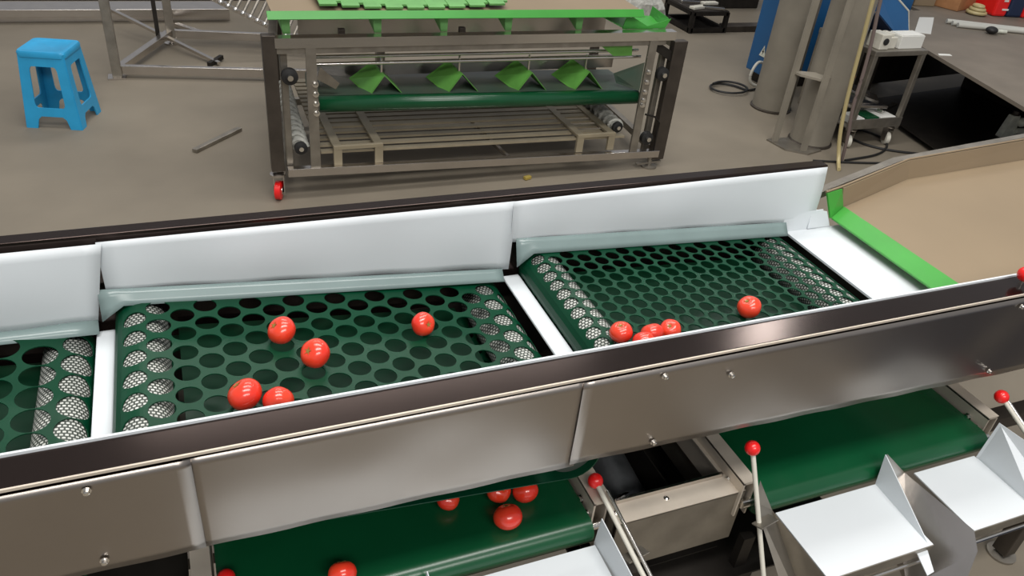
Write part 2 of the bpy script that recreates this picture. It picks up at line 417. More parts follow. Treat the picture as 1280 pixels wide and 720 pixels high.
# ------------------------------------------------------------------ discharge chutes
def chute(name, lab, x0, x1, yb, yf, z0, z1, wings, gm_off=0):
    c = thing('discharge_chute', lab, 'chute', ((x0 + x1) / 2, (yb + yf) / 2, z1 - .15), group='white discharge chutes')
    MB().slab([(x0, yb, z0), (x1, yb, z0), (x1, yf, z1), (x0, yf, z1)], .003).build('chute_floor', 'white', c)
    MB().slab([(x0, yf - .001, z1 + .001), (x1, yf - .001, z1 + .001), (x1, yf + .004, z1 - .035), (x0, yf + .004, z1 - .035)], .002).build('front_lip', 'steel_dull', c)
    MB().tube((x0 + .01, yf - .004, z1 - .038), (x1, yf - .004, z1 - .038), .004, 8).build('edge_rod', 'bright', c, smooth=True)
    for nm, pts, mt in wings: MB().slab(pts, .002).build(nm, mt, c)
    return c
# A: below the left conveyor
chute('a', 'white discharge chute below the belt with tomatoes, at the bottom edge', -.05, .625, .826, .50, .765, .755, [
    ('side_wing', [(.627, .832, .765), (.627, .826, .842), (.633, .712, .818), (.64, .50, .79), (.64, .50, .62), (.634, .82, .64)], 'white'),
    ('side_wing', [(-.052, .832, .765), (-.052, .826, .842), (-.055, .50, .79), (-.055, .50, .62), (-.052, .82, .64)], 'steel'),
    ('middle_wing', [(.288, .842, .768), (.288, .833, .814), (.288, .62, .766)], 'white')])
# B and C: below the right conveyor, a wing each meeting in one peak
chute('b', 'white discharge chute left of the upright peaked plate, beside the thin red-knobbed rod', 1.025, 1.298, .783, .617, .768, .765, [
    ('side_wing', [(1.022, .79, .770), (.985, .815, .845), (.975, .80, .80), (.985, .56, .60), (1.03, .56, .60), (1.022, .612, .766)], 'steel_dull'),
    ('side_wing', [(1.298, .783, .766), (1.304, .796, .846), (1.288, .617, .764)], 'white'),
    ('folded_tab', [(1.262, .622, .752), (1.290, .620, .752), (1.266, .575, .745), (1.245, .572, .745)], 'white')])
chute('c', 'white discharge chute right of the upright peaked plate, nearest the right edge', 1.412, 1.60, .783, .617, .768, .765, [
    ('side_wing', [(1.309, .797, .846), (1.39, .79, .770), (1.413, .617, .768), (1.40, .585, .745), (1.36, .545, .62), (1.30, .62, .62), (1.30, .75, .70)], 'steel'),
    ('side_wing', [(1.602, .779, .768), (1.60, .772, .884), (1.66, .60, .86), (1.66, .60, .77), (1.602, .617, .766)], 'white')])

# ------------------------------------------------------------------ red-knobbed gate levers
def lever(top, bot, lab, clamp=None, second=None):
    t = thing('gate_lever', lab, 'lever', bot, group='red-knobbed gate levers')
    d = (V(bot) - V(top)).normalized()
    MB().ball(V(top), .0155).build('knob', 'red', t, smooth=True)
    MB().tube(V(top) + d * .012, bot, .005, 12).build('rod', 'cream', t, smooth=True)
    if second:
        MB().tube(V(top) + d * .02 + V(second), V(bot) + V(second), .004, 12).build('guide_rod', 'bright', t, smooth=True)
    if clamp: MB().box(clamp, (.05, .026, .003), .2, -.3).build('clamp_plate', 'steel_dull', t, bevel=.0008)
lever((.652, .907, .852), (.66, .68, .80), 'red ball lever on two thin rods leaning at the left corner of the drive box', (.668, .757, .806), (.014, -.006, -.002))
lever((.958, .838, .922), (.962, .66, .615), 'upright lever with red ball in front of the right green belt', (.972, .757, .79))
lever((1.625, .808, .925), (1.66, .66, .83), 'red ball lever at the far right corner of the machine', None, (.01, .006, .002))
lever((-.04, .925, .812), (-.045, .62, .70), 'red ball lever cut off by the bottom edge, left of the lowest tomato')
# knob standing on the front rail at the right edge
t = thing('rail_knob', 'red knob on the front rail at the right edge of the photo', 'knob', (1.58, .862, 1.2))
MB().ball((1.578, .864, 1.226), .0165).build('knob', 'red', t, smooth=True)
MB().tube((1.578, .864, 1.2), (1.578, .864, 1.215), .005, 10).build('post', 'bright', t, smooth=True)

# ------------------------------------------------------------------ infeed hopper
hp = thing('infeed_hopper', 'tan sheet infeed tray with a lime green edge at the right end of the machine', 'infeed tray', (2.2, 1.25, .98))
MB().slab([(1.70, .90, 1.05), (2.74, .90, 1.06), (2.74, 1.63, 1.06), (2.06, 1.59, 1.052), (1.70, 1.475, 1.05)], .004).build('tray_floor', 'tan', hp)
m = MB().slab([(1.695, 1.478, 1.05), (2.06, 1.592, 1.052), (2.05, 1.602, 1.112), (1.68, 1.482, 1.112)], .004)
m.slab([(2.06, 1.592, 1.052), (2.74, 1.635, 1.06), (2.74, 1.65, 1.128), (2.05, 1.602, 1.112)], .004)
m.build('tray_wall', 'tan', hp)
m = MB().slab([(1.632, .90, 1.040), (1.703, .90, 1.052), (1.703, 1.476, 1.052), (1.636, 1.445, 1.040)], .005)
m.slab([(1.632, 1.447, 1.04), (1.70, 1.478, 1.052), (1.672, 1.478, 1.112), (1.605, 1.462, 1.112)], .005)
m.build('green_edge', 'lime', hp)
m = MB().path([(1.605, 1.466, 1.115), (1.68, 1.486, 1.115), (2.05, 1.606, 1.115), (2.74, 1.655, 1.131)], .003, 6)
m.build('rolled_rim', 'tan', hp, smooth=True)
m = MB().slab([(1.59, 1.478, 1.095), (2.04, 1.62, 1.095), (2.74, 1.675, 1.115), (2.74, 1.70, 1.115), (2.03, 1.645, 1.095), (1.58, 1.50, 1.095)], .02)
m.build('outer_frame', 'steel_dull', hp)

# ------------------------------------------------------------------ tomatoes
def tomato_proto():
    prof = []
    for i in range(19):
        a = PI * i / 18; r = math.sin(a); z = -math.cos(a) * .88
        if i > 12: z -= .16 * ((i - 12) / 6) ** 2 * (1 - r) * 1.3
        prof.append((max(.0005, r), z))
    m = MB(); n = 32; vs = []; 
    for r, z in prof:
        for k in range(n):
            a = 2 * PI * k / n; q = 1 + .018 * math.cos(5 * a) * r
            vs.append((r * q * math.cos(a) * .03, r * q * math.sin(a) * .03, z * .03))
    fs = [(i * n + k, i * n + (k + 1) % n, (i + 1) * n + (k + 1) % n, (i + 1) * n + k) for i in range(len(prof) - 1) for k in range(n)]
    fs.append(tuple(range(n))[::-1]); fs.append(tuple((len(prof) - 1) * n + k for k in range(n)))
    o = m.add(vs, fs).build('tomato', 'tomato', smooth=True)
    s = MB().lathe([(.0001, .0235), (.0035, .0228), (.004, .0215), (.001, .021)], (0, 0, 0), n=10)
    for k in range(5):
        a = 2 * PI * k / 5; s.slab([(.002 * math.cos(a + 1.5), .002 * math.sin(a + 1.5), .0228), (.009 * math.cos(a), .009 * math.sin(a), .0236), (.002 * math.cos(a - 1.5), .002 * math.sin(a - 1.5), .0228)], .0006)
    c = s.build('stem_scar', 'calyx', o); return o
def beltz(x):
    if x < .65: return 1.055 - .07 * (x + .134) / .728
    return 1.053 - .041 * (x - .744) / .664
G2 = 'tomatoes on the perforated belts'; G1 = 'tomatoes on the green outfeed belt'
CAMP = V((0, 0, 2))
TL = [  # x, y on belt, radius scale, tilt, label, group
    (.1165, 1.2704, .93, (.7, .2), 'single tomato farther back left on the middle holed belt', G2),
    (.1661, 1.1891, .95, (.3, -.8), 'tomato right and nearer than the back left one on the middle holed belt', G2),
    (.3981, 1.2612, .84, (1.0, .6), 'lone tomato right of centre on the middle holed belt', G2),
    (.0305, 1.090, .99, (.5, -.4), 'left tomato of the touching pair beside the front rail on the middle holed belt', G2),
    (.0825, 1.066, .88, (1.3, .9), 'right tomato of the touching pair beside the front rail on the middle holed belt', G2),
    (1.1035, 1.1079, .89, (.4, .4), 'lone tomato right of the cluster on the smallest holed belt', G2),
    (.757, 1.075, .80, (.1, -.25), 'left tomato, showing its stem scar, in the cluster on the smallest holed belt', G2),
    (.785, 1.030, .82, (.9, .5), 'nearest tomato, half behind the front rail, in the cluster on the smallest holed belt', G2),
    (.822, 1.060, .80, (.8, .2), 'middle tomato of the cluster on the smallest holed belt', G2),
    (.870, 1.066, .76, (.5, .3), 'right tomato of the cluster on the smallest holed belt', G2),
]
proto = tomato_proto(); first = True
def place(x, y, z, s, tilt, lab, grp, first):
    o = proto if first else copy_tree(proto)
    R = .03 * s
    o.location = (x, y, z + R * .90); o.scale = (s, s, s); o.rotation_euler = (-tilt[0], tilt[1], random.uniform(0, 6))
    tag(o, lab, 'tomato', grp)
for i, (x, y, s, tl, lab, g) in enumerate(TL): place(x, y, beltz(x) + .002, s, tl, lab, g, i == 0)
for x, y, s, tl, lab in ((.4645, .8956, .93, (.6, .3), 'nearest tomato of the three under the front cover on the outfeed belt'),
                       (.5216, .9463, .86, (.8, .5), 'right tomato of the three under the front cover on the outfeed belt'),
                       (.4720, .9640, .83, (.4, -.5), 'back left tomato of the three under the front cover on the outfeed belt'),
                       (.3704, .9731, .76, (.3, .1), 'mostly hidden tomato left of the three on the outfeed belt'),
                       (.1461, .868, .82, (.5, .7), 'tomato cut off by the bottom edge on the outfeed belt')):
    place(x, y, .80, s, tl, lab, G1, False)

# ------------------------------------------------------------------ blue stool
st = thing('plastic_stool', 'sky blue plastic stool with open sides on the bare floor at left', 'stool', (-.68, 5.13, 0), rz=math.radians(-17))
def panel_pts(w0, w1, h):
    def at(u, v): return ((w0 + (w1 - w0) * v) * u, v * h)     # u -1..1
    outer = [(-1, 0), (-.60, 0), (-.52, .13), (-.40, .17), (.40, .17), (.52, .13), (.60, 0), (1, 0), (1, 1), (-1, 1)]
    inner = []
    for (cx, cy, a0) in ((.46, .36, -90), (.46, .78, 0), (-.46, .78, 90), (-.46, .36, 180)):
        for k in range(5):
            a = math.radians(a0 + 90 * k / 4); inner.append((cx + .12 * math.cos(a), cy + .07 * math.sin(a)))
    return [at(*p) for p in outer], [at(*p) for p in inner]
w0, w1, hh = .152, .120, .425
outer, inner = panel_pts(w0, w1, hh)
pts = [V(p) for p in outer + inner]; n0 = len(outer); n1 = len(inner)
ed = [(i, (i + 1) % n0) for i in range(n0)] + [(n0 + i, n0 + (i + 1) % n1) for i in range(n1)]
ov, oe, of, _, _, _ = delaunay_2d_cdt(pts, ed, [], 1, 1e-6)
def inside(p, poly):
    c = False
    for i in range(len(poly)):
        a = poly[i]; b = poly[i - 1]
        if (a[1] > p[1]) != (b[1] > p[1]) and p[0] < (b[0] - a[0]) * (p[1] - a[1]) / (b[1] - a[1]) + a[0]: c = not c
    return c
ff = []
for f in of:
    cx = sum(ov[i].x for i in f) / 3; cy = sum(ov[i].y for i in f) / 3
    if inside((cx, cy), outer) and not inside((cx, cy), inner): ff.append(tuple(f))
for k in range(4):
    R = Matrix.Rotation(k * PI / 2, 3, 'Z'); vs = [R @ V((p.x, -(w0 + (w1 - w0) * p.y / hh), p.y)) for p in ov]
    local(st, MB().add(vs, ff).build('side_frame', 'blue', st, solid=.008, bevel=0))
m = MB()
def rsq(r, z, c=.03, n=5):
    out = []
    for (sx, sy, a0) in ((1, 1, 0), (-1, 1, 90), (-1, -1, 180), (1, -1, 270)):
        for k in range(n):
            a = math.radians(a0 + 90 * k / (n - 1)); out.append((sx * (r - c) + c * math.cos(a), sy * (r - c) + c * math.sin(a), z))
    return out
rings = [rsq(.130, .412), rsq(.132, .435), rsq(.127, .445), rsq(.105, .447), rsq(.10, .443)]
vs = [p for g in rings for p in g]; n = 20
fs = [(i * n + k, i * n + (k + 1) % n, (i + 1) * n + (k + 1) % n, (i + 1) * n + k) for i in range(4) for k in range(n)] + [tuple(range(n))[::-1], tuple(80 + k for k in range(n))]
local(st, m.add(vs, fs).build('seat', 'blue', st, smooth=True))
# ------------------------------------------------------------------ offcuts on the floor
tag(MB().box((.155, 4.66, .012), (.40, .035, .022), math.radians(46)).build('metal_offcut', 'steel_dull', bevel=.003), 'thin straight steel offcut lying on the floor right of the blue stool', 'metal offcut')
tag(MB().box((1.815, 3.83, .012), (.045, .025, .02), .3).build('brass_fitting', 'yellowtag', bevel=.003), 'tiny yellow brass fitting on the floor below the green-topped machine', 'fitting')

# ------------------------------------------------------------------ the second machine, standing behind
bm_ = thing('brush_machine', 'wheeled steel machine with lime green front bar and dark green belt, standing behind', 'washing machine', (1.55, 4.3, 0))
def bb(p, q, name, mt, w=.05, h=.05, par=bm_, **k): return MB().bar(p, q, w, h).build(name, mt, par, **k)
bb((.405, 3.87, .16), (.405, 3.87, .86), 'post', 'steel_dark', .065, .05, bevel=.003)
bb((.470, 3.90, .17), (.470, 3.90, .84), 'post', 'steel_dull', .035, .03, bevel=.003)
bb((2.705, 3.87, .05), (2.705, 3.87, .79), 'post', 'steel_dark', .09, .05, bevel=.003)
bb((2.64, 3.92, .08), (2.64, 3.92, .72), 'post', 'steel_dull', .035, .03, bevel=.003)
for x in (.56, 2.70): bb((x, 4.85, .05), (x, 4.85, .86), 'post', 'steel_dark', .05, .05, bevel=.003)
for x, n, w in ((.595, 'side_plate', .05), (2.515, 'side_plate', .05)):
    MB().span((x - w / 2, 3.84, .14 if x < 1 else .10), (x + w / 2, 3.855, .82)).build(n, 'steel_dull', bm_)
MB().span((.43, 3.84, .842), (2.655, 3.90, .848)).span((.43, 3.84, .80), (2.655, 3.845, .842)).build('top_beam', 'bright', bm_)
MB().span((.43, 3.848, .772), (2.60, 3.852, .800)).build('beam_web', 'steel_dull', bm_)
bb((.42, 3.87, .80), (.56, 4.85, .80), 'side_rail', 'steel_dull', .04, .04)
bb((2.70, 3.87, .76), (2.70, 4.95, .76), 'side_rail', 'steel_dull', .04, .04)
bb((.45, 3.85, .155), (2.70, 3.85, .095), 'bottom_rail', 'steel', .04, .045, bevel=.002)
bb((.56, 4.85, .155), (2.70, 4.85, .155), 'bottom_rail', 'steel_dull', .04, .04)
bb((.42, 3.87, .155), (.56, 4.85, .155), 'bottom_rail', 'steel_dull', .04, .04)
bb((2.70, 3.87, .095), (2.70, 4.95, .155), 'bottom_rail', 'steel_dull', .04, .04)
for z, y in ((.715, 3.97), (.690, 3.93)):
    MB().tube((.62, y, z), (2.50, y, z - .008), .009, 10).build('guide_rail', 'bright', bm_, smooth=True)
MB().span((.62, 3.96, .735), (2.30, 3.965, .775)).build('guard_plate', 'steel', bm_)
MB().span((.64, 4.20, .53), (2.48, 4.205, .60)).span((.64, 4.195, .60), (2.48, 4.21, .607)).build('back_plate', 'steel', bm_)
MB().span((.62, 4.40, .62), (2.50, 4.405, .80)).build('back_plate', 'steel', bm_)
# belt
b = belt_loop(.63, 2.50, 3.86, 4.31, .535, .04)
b.v = [(x, y, z - .045 * (x - .63) / 1.87) for x, y, z in b.v]
b.build('belt', 'dustbelt', bm_, smooth=True)
b = MB(); 
for k in range(9):
    pass
tb = grid_sheet(lambda u, v: (.63 + 1.87 * u, 3.9 - .043 * math.sin(PI * v), .497 - .045 * u + .0425 * math.cos(PI * v)), 2, 12)
tb.build('belt_nose', 'belt', bm_, smooth=True, solid=.002)
# folded green dividers over the belt
for x in (.978, 1.405, 1.815, 2.175):
    y = 3.92; z = .625 - .02 * (x - .978) / 1.2; zb = z - .115
    m = MB().slab([(x, y, z), (x - .078, y + .01, zb), (x - .145, y + .20, zb + .035), (x - .02, y + .20, z + .01)], .003)
    m.slab([(x, y, z), (x + .108, y + .01, zb), (x + .09, y + .20, zb + .02), (x - .02, y + .20, z + .01)], .003)
    t = m.build('flow_divider', 'tent', bm_)
    MB().tube((x - .005, y + .05, z), (x - .005, y + .05, z + .085), .006, 8).build('hanger_rod', 'bright', t, smooth=True)
# top: lime bar, teeth, tan tray, toothed modular belt
MB().slab([(.405, 3.84, .935), (2.42, 3.84, .932), (2.42, 3.865, .968), (.405, 3.865, .968)], .006).build('green_bar', 'lime', bm_, bevel=.001)
for x in (.47, .915, 1.262, 1.62, 2.04):
    MB().slab([(x, 3.92, .93), (x + .045, 3.92, .93), (x + .045, 3.925, .845), (x + .012, 3.925, .845)], .006).slab([(x, 3.92, .93), (x + .012, 3.925, .845), (x, 4.05, .90)], .004).build('green_tooth', 'lime2', bm_)
MB().slab([(.43, 3.87, .955), (2.42, 3.87, .955), (2.42, 5.0, .99), (.43, 5.0, .99)], .005).build('tan_tray', 'tan', bm_)
for k in range(9):
    x0 = .655 + k * .1085; dz = -.024 * (1 - ((k - 4) / 4.6) ** 2)
    m = MB().slab([(x0, 3.90, .992 + dz), (x0 + .085, 3.90, .992 + dz), (x0 + .085, 3.93, .998 + dz), (x0, 3.93, .998 + dz)], .010)
    m.slab([(x0, 3.93, .998 + dz), (x0 + .1085, 3.93, .998 + dz), (x0 + .1085, 4.5, 1.05 + dz * .4), (x0, 4.5, 1.05 + dz * .4)], .01)
    m.build('belt_link', 'lime2', bm_)
m = MB().slab([(2.16, 3.98, .93), (2.36, 3.92, .845), (2.62, 3.96, .845), (2.64, 4.12, .86), (2.34, 4.16, .86)], .004)
m.slab([(2.34, 3.92, .845), (2.62, 3.92, .845), (2.65, 3.92, .90), (2.50, 3.92, .86), (2.36, 3.92, .93)], .004)
m.slab([(2.62, 3.93, .845), (2.65, 4.15, .85), (2.66, 4.15, .91), (2.64, 3.93, .90)], .004)
m.build('side_spout', 'lime', bm_)
MB().slab([(2.20, 3.88, .765), (2.40, 3.88, .765), (2.42, 3.90, .70), (2.30, 3.90, .70)], .004).build('green_flap', 'tent', bm_)
# rods under the belt
for k in range(16):
    y = 3.90 + k * (.075 if k < 4 else .055) + (.08 if k > 3 else 0); z = .235 + k * .004
    MB().bar((.63, y, z), (2.46, y, z - .03), .036 if k < 4 else .048, .012).build('slat_rod', 'slat', bm_)
# U channels lying across the rods
for x0, x1, zt in ((.715, .935, .245), (2.15, 2.36, .215)):
    m = MB()
    for x in (x0, x1): m.bar((x, 3.87, zt + .02), (x, 4.75, zt + .02), .045, .014)
    m.bar((x0 - .022, 3.868, zt + .02), (x1 + .022, 3.868, zt + .02), .02, .02)
    for x in (x0, x1): m.span((x - .022, 3.86, .165 if x < 1 else .135), (x + .022, 3.88, zt + .01))
    m.build('slide_channel', 'slat', bm_, bevel=.001)
# spiral brush rollers at both ends
for p, q in (((.525, 3.87, .28), (.56, 4.75, .30)), ((2.42, 3.93, .255), (2.44, 4.75, .28))):
    m = MB().tube(p, q, .03, 16)
    rr = m.build('brush_roller', 'brush', bm_, smooth=True)
    P, Q = V(p), V(q); pts = []
    d = (Q - P).normalized(); a = d.cross(V((0, 0, 1))).normalized(); c = a.cross(d)
    for k in range(180):
        t = k / 179; w = t * 2 * PI * 13; pts.append(P.lerp(Q, t) + (a * math.cos(w) + c * math.sin(w)) * .036)
    MB().path(pts, .011, 6).build('bristle_spiral', 'brush', rr, smooth=True)
    MB().lathe([(.033, 0), (.033, .02), (.018, .024), (.018, .03)], P + V((0, .0, 0)), (0, -1, 0), 20).build('end_bearing', 'black', rr, smooth=True)
    MB().lathe([(.012, 0), (.012, .034)], P, (0, -1, 0), 12).build('shaft_end', 'bright', rr, smooth=True)
for x, z in ((.49, .66), (2.62, .60), (2.60, .20)):
    o = MB().lathe([(.04, 0), (.04, .03), (.02, .035), (.02, .04)], (x, 3.87, z), (0, -1, 0), 20).build('bearing', 'black', bm_, smooth=True)
    MB().lathe([(.014, .03), (.014, .05)], (x, 3.87, z), (0, -1, 0), 12).build('shaft_end', 'bright', o, smooth=True)
for x, zs in ((.61, (.62, .57, .52, .47)), (2.515, (.62, .56, .50, .45, .42))):
    for z in zs:
        m = MB(); bolt(m, (x, 3.838, z), (0, -1, 0), .011, .014); m.build('bolt', 'bright', bm_, smooth=True)
MB().slab([(.64, 3.86, .70), (.74, 3.90, .60), (.72, 3.90, .57), (.62, 3.86, .64)], .004).build('corner_plate', 'steel_dull', bm_)
MB().slab([(2.49, 3.86, .67), (2.35, 3.95, .58), (2.38, 3.95, .52), (2.49, 3.86, .50)], .004).build('corner_plate', 'dustbelt', bm_)
MB().path([(2.55, 3.84, .36), (2.62, 3.84, .34), (2.66, 3.84, .30), (2.66, 3.84, .10)], .006, 8).build('bent_rod', 'dark', bm_, smooth=True)
MB().bar((2.52, 3.9, .78), (2.70, 3.88, .68), .05, .05).build('diagonal_brace', 'dark', bm_)
MB().bar((1.70, 3.88, .13), (1.62, 4.3, .17), .02, .02).build('cross_brace', 'steel', bm_)
# front guard flap hanging at beam level
for x in (.75, 1.38): MB().span((x, 3.93, .77), (x + .03, 3.96, .86)).build('bracket', 'steel_dark', bm_)
# castors
def castor(par, x, y, mt, z0, r=.045, red=True):
    c = MB().lathe([(.04, 0), (.04, .008), (.02, .012)], (x, y, z0 - .012), n=16).slab([(x - .026, y - .02, z0 - .01), (x - .026, y + .03, z0 - .01), (x - .026, y + .02, r * .7), (x - .026, y - .02, r * .7)], .004).slab([(x + .026, y - .02, z0 - .01), (x + .026, y + .03, z0 - .01), (x + .026, y + .02, r * .7), (x + .026, y - .02, r * .7)], .004).build('castor_fork', 'steel', par)
    MB().lathe([(r * .7, -.018), (r, -.014), (r, .014), (r * .7, .018)], (x, y, r), (1, -.35, 0), 24).build('castor_wheel', mt, c, smooth=True)
    MB().lathe([(r * .45, -.022), (r * .45, .022)], (x, y, r), (1, -.35, 0), 16).build('wheel_hub', 'bright', c, smooth=True)
castor(bm_, .40, 3.86, 'red', .15, .05)
castor(bm_, .56, 4.83, 'red', .14, .05)
m = MB().lathe([(.05, 0), (.05, .01), (.015, .018), (.015, .08)], (2.66, 3.86, 0), n=16)
m.bar((2.56, 3.85, .03), (2.74, 3.86, .035), .02, .01)
m.build('jacking_foot', 'steel_dull', bm_, smooth=True)
castor(bm_, 2.70, 4.93, 'black', .12, .05)

# ------------------------------------------------------------------ frame at far left
lf = thing('roller_frame', 'bare steel frame with a sloping chain of rods, left of the green-barred machine', 'steel frame', (.1, 6.2, 0))
p1 = MB().bar((-.40, 5.84, .012), (-.40, 5.84, 1.3), .06, .06).build('post', 'steel_dull', lf, bevel=.003)
MB().span((-.46, 5.79, 0), (-.345, 5.89, .012)).build('foot_plate', 'steel', p1)
p2 = MB().bar((-.03, 6.58, .05), (-.03, 6.58, 1.3), .06, .06).build('post', 'steel_dull', lf, bevel=.003)
MB().lathe([(.055, 0), (.055, .012), (.014, .02), (.014, .06)], (-.03, 6.58, 0), n=18).build('levelling_foot', 'steel', p2, smooth=True)
for x, y in ((1.35, 5.55), (1.4, 6.3)):
    MB().bar((x, y, .0), (x, y, .75), .06, .06).build('post', 'steel_dull', lf, bevel=.003)
MB().bar((-.38, 5.86, .06), (-.03, 6.58, .09), .05, .045).build('base_rail', 'steel', lf, bevel=.002)
MB().bar((-.38, 5.85, .055), (1.35, 5.55, .055), .04, .06).build('base_rail', 'steel', lf, bevel=.002)
MB().bar((-.03, 6.58, .08), (1.4, 6.3, .08), .04, .06).build('base_rail', 'steel', lf, bevel=.002)
MB().bar((-.12, 6.53, .03), (-.12, 6.53, 1.3), .03, .03).build('chain_post', 'dark', lf)
# sloping ladder of rods with a bright chain on its near edge
ca = V((-.10, 6.3, .62)); cb = V((.92, 6.15, .10)); back = V((.35, .75, .30))
MB().bar(ca, cb, .02, .03).build('chain_rail', 'steel', lf)
for k in range(22):
    p = ca.lerp(cb, k / 21)
    r_ = MB().tube(p, p + back, .013, 8).build('chain_rod', 'steel_dull', lf, smooth=True)
    MB().ball(p + V((0, -.015, .005)), .02, 10).build('chain_stud', 'bright', r_, smooth=True)
# loose long strip leaning through the frame
tag(MB().bar((-.45, 6.98, .16), (.27, 6.03, .02), .03, .02).build('steel_strip', 'steel'), 'thin steel strip lying slantwise across the bare steel frame at left', 'metal strip')
tag(MB().bar((.02, 7.02, .02), (.22, 6.75, .02), .045, .03).build('steel_strip', 'steel'), 'short steel piece on the floor behind the bare steel frame', 'metal strip')
tag(MB().bar((.20, 6.02, .015), (.30, 6.14, .03), .03, .03).build('clamp', 'dark'), 'small dark clamp on the floor inside the bare steel frame', 'clamp')
tag(MB().span((-3.2, 7.15, .05), (.45, 7.4, .11)).span((-3.2, 7.2, 0), (.45, 7.35, .05)).build('steel_channel', 'steel', bevel=.003), 'long flat steel channel lying behind the blue stool along the top edge', 'steel channel')
tag(MB().span((-3.0, 7.85, 0), (.9, 8.0, .16)).build('steel_channel', 'dark', bevel=.003), 'dark low beam farthest back at the top left corner', 'steel beam')

# ------------------------------------------------------------------ columns
for k, (x, y, r, lab) in enumerate(((4.23, 4.67, .145, 'left of the two round grey columns, half in front of the blue cabinet'), (4.085, 4.03, .14, 'right round grey column, nearer, with steel angles strapped to it'))):
    c = thing('round_column', lab, 'column', (x, y, 0))
    MB().lathe([(r, 0), (r, 3.6)], (x, y, 0), n=40).build('shaft', 'column', c, smooth=True)
    MB().lathe([(r + .012, 0), (r + .012, .012), (r + .002, .018)], (x, y, 0), n=40).build('base_ring', 'steel_dark', c, smooth=True)
    if k:
        for px, py in ((3.80, 4.06), (3.90, 3.875)):
            MB().bar((px, py, .0), (px, py, 3.2), .045, .02).build('angle_post', 'column', c)
        for z in (.5, 1.25):
            MB().slab([(3.79, 4.08, z), (3.80, 4.0, z), (3.90, 3.87, z), (4.0, 3.93, z), (3.96, 4.02, z)], .015).build('strap_bracket', 'column', c)
        MB().slab([(3.76, 4.10, .006), (3.78, 3.92, .006), (3.90, 3.82, .006), (4.05, 3.86, .006), (4.0, 4.1, .006)], .01).build('ground_plate', 'steel_dull', c)

# ------------------------------------------------------------------ blue cabinet
cb_ = thing('blue_cabinet', 'tall blue steel cabinet standing behind the round columns', 'cabinet', (5.05, 5.6, 0))
MB().span((4.44, 5.05, .09), (5.77, 5.33, 1.9)).build('body', 'cab', cb_, bevel=.01)
MB().span((4.50, 5.08, 0), (5.74, 5.31, .09)).build('plinth', 'dark', cb_)
MB().span((5.05, 5.038, .14), (5.72, 5.052, 1.85)).build('door', 'cab', cb_, bevel=.003)
MB().slab([(4.436, 5.12, .24), (4.436, 5.20, .24), (4.436, 5.16, .33)], .002).build('warning_sign', 'spray', cb_)
MB().slab([(4.434, 5.155, .31), (4.434, 5.172, .275), (4.434, 5.16, .275), (4.434, 5.167, .25), (4.434, 5.147, .285), (4.434, 5.159, .285)], .001).build('warning_bolt', 'dark', cb_)
# cables
def cable(pts, r, mt, lab, cat='cable', n=8, name='cable'):
    # smooth the polyline
    P = [V(p) for p in pts]
    for _ in range(3):
        Q = [P[0]]
        for a, b in zip(P, P[1:]): Q += [a.lerp(b, .25), a.lerp(b, .75)]
        P = Q + [P[-1]]
    return tag(MB().path(P, r, n).build(name, mt, smooth=True), lab, cat)
loop = [(4.36, 5.04, .012), (4.30, 5.02, .012), (4.26, 5.02, .012)]
for k in range(13):
    a = k / 12 * 2 * PI * 1.4; loop.append((4.08 + .16 * math.cos(a) + .004 * k, 5.06 + .13 * math.sin(a), .012 + .002 * k))
cable(loop, .009, 'black', 'black cable coiled on the floor before the blue cabinet')
cable([(4.43, 5.12, .20), (4.36, 5.1, .22), (4.30, 5.08, .14), (4.31, 5.08, .05), (4.40, 5.06, .02)], .012, 'cream', 'pale hose end hooped beside the lower corner of the blue cabinet', 'hose', name='hose')
cable([(4.1, 3.68, .01), (4.5, 3.72, .01), (4.75, 3.95, .01), (4.62, 4.2, .01), (4.42, 4.05, .01), (4.5, 3.8, .01), (4.9, 3.62, .01)], .008, 'black', 'thin black cable looped on the floor under the trolley castor')
cable([(3.86, 3.72, .01), (4.2, 3.62, .01), (4.6, 3.55, .01), (5.0, 3.5, .01)], .007, 'black', 'thin black cable running straight along the floor behind the infeed tray')
cable([(3.83, 3.66, 1.9), (3.86, 3.68, 1.15), (3.92, 3.70, .80), (3.955, 3.71, .50), (3.99, 3.70, .2), (4.02, 3.66, .02), (3.94, 3.56, .012)], .013, 'hose', 'pale yellow hose hanging down in front of the trolley', 'hose', name='hose')
cable([(3.84, 3.66, 1.9), (3.90, 3.66, 1.10), (3.955, 3.66, .82), (3.975, 3.66, .60), (3.98, 3.66, .40), (4.03, 3.66, .20), (4.07, 3.68, .014)], .011, 'purple', 'dusty brown hose hanging just right of the yellow hose', 'hose', name='hose')

# ------------------------------------------------------------------ trolley
tr = thing('workshop_trolley', 'grey steel workshop trolley on castors behind the right column', 'trolley', (4.35, 4.1, 0))
MB().span((4.24, 3.86, .655), (4.705, 4.42, .69)).build('top_shelf', 'steel_dull', tr, bevel=.004)
MB().span((4.24, 3.86, .145), (4.705, 4.42, .155)).span((4.24, 3.86, .155), (4.705, 3.868, .215)).build('bottom_shelf', 'steel_dull', tr, bevel=.002)
for x in (4.26, 4.685):
    for y in (3.88, 4.40): MB().bar((x, y, .13), (x, y, .66), .035, .035).build('leg', 'steel_dull', tr, bevel=.003)
for x, y in ((4.30, 3.90), (4.66, 3.90), (4.66, 4.38), (4.30, 4.38)): castor(tr, x, y, 'cream', .14, .045)
tag(MB().span((4.47, 3.90, .691), (4.675, 4.02, .775)).span((4.475, 3.905, .775), (4.67, 4.015, .78)).build('storage_box', 'paper', bevel=.004), 'largest white box on the trolley top, at its right front corner', 'box')
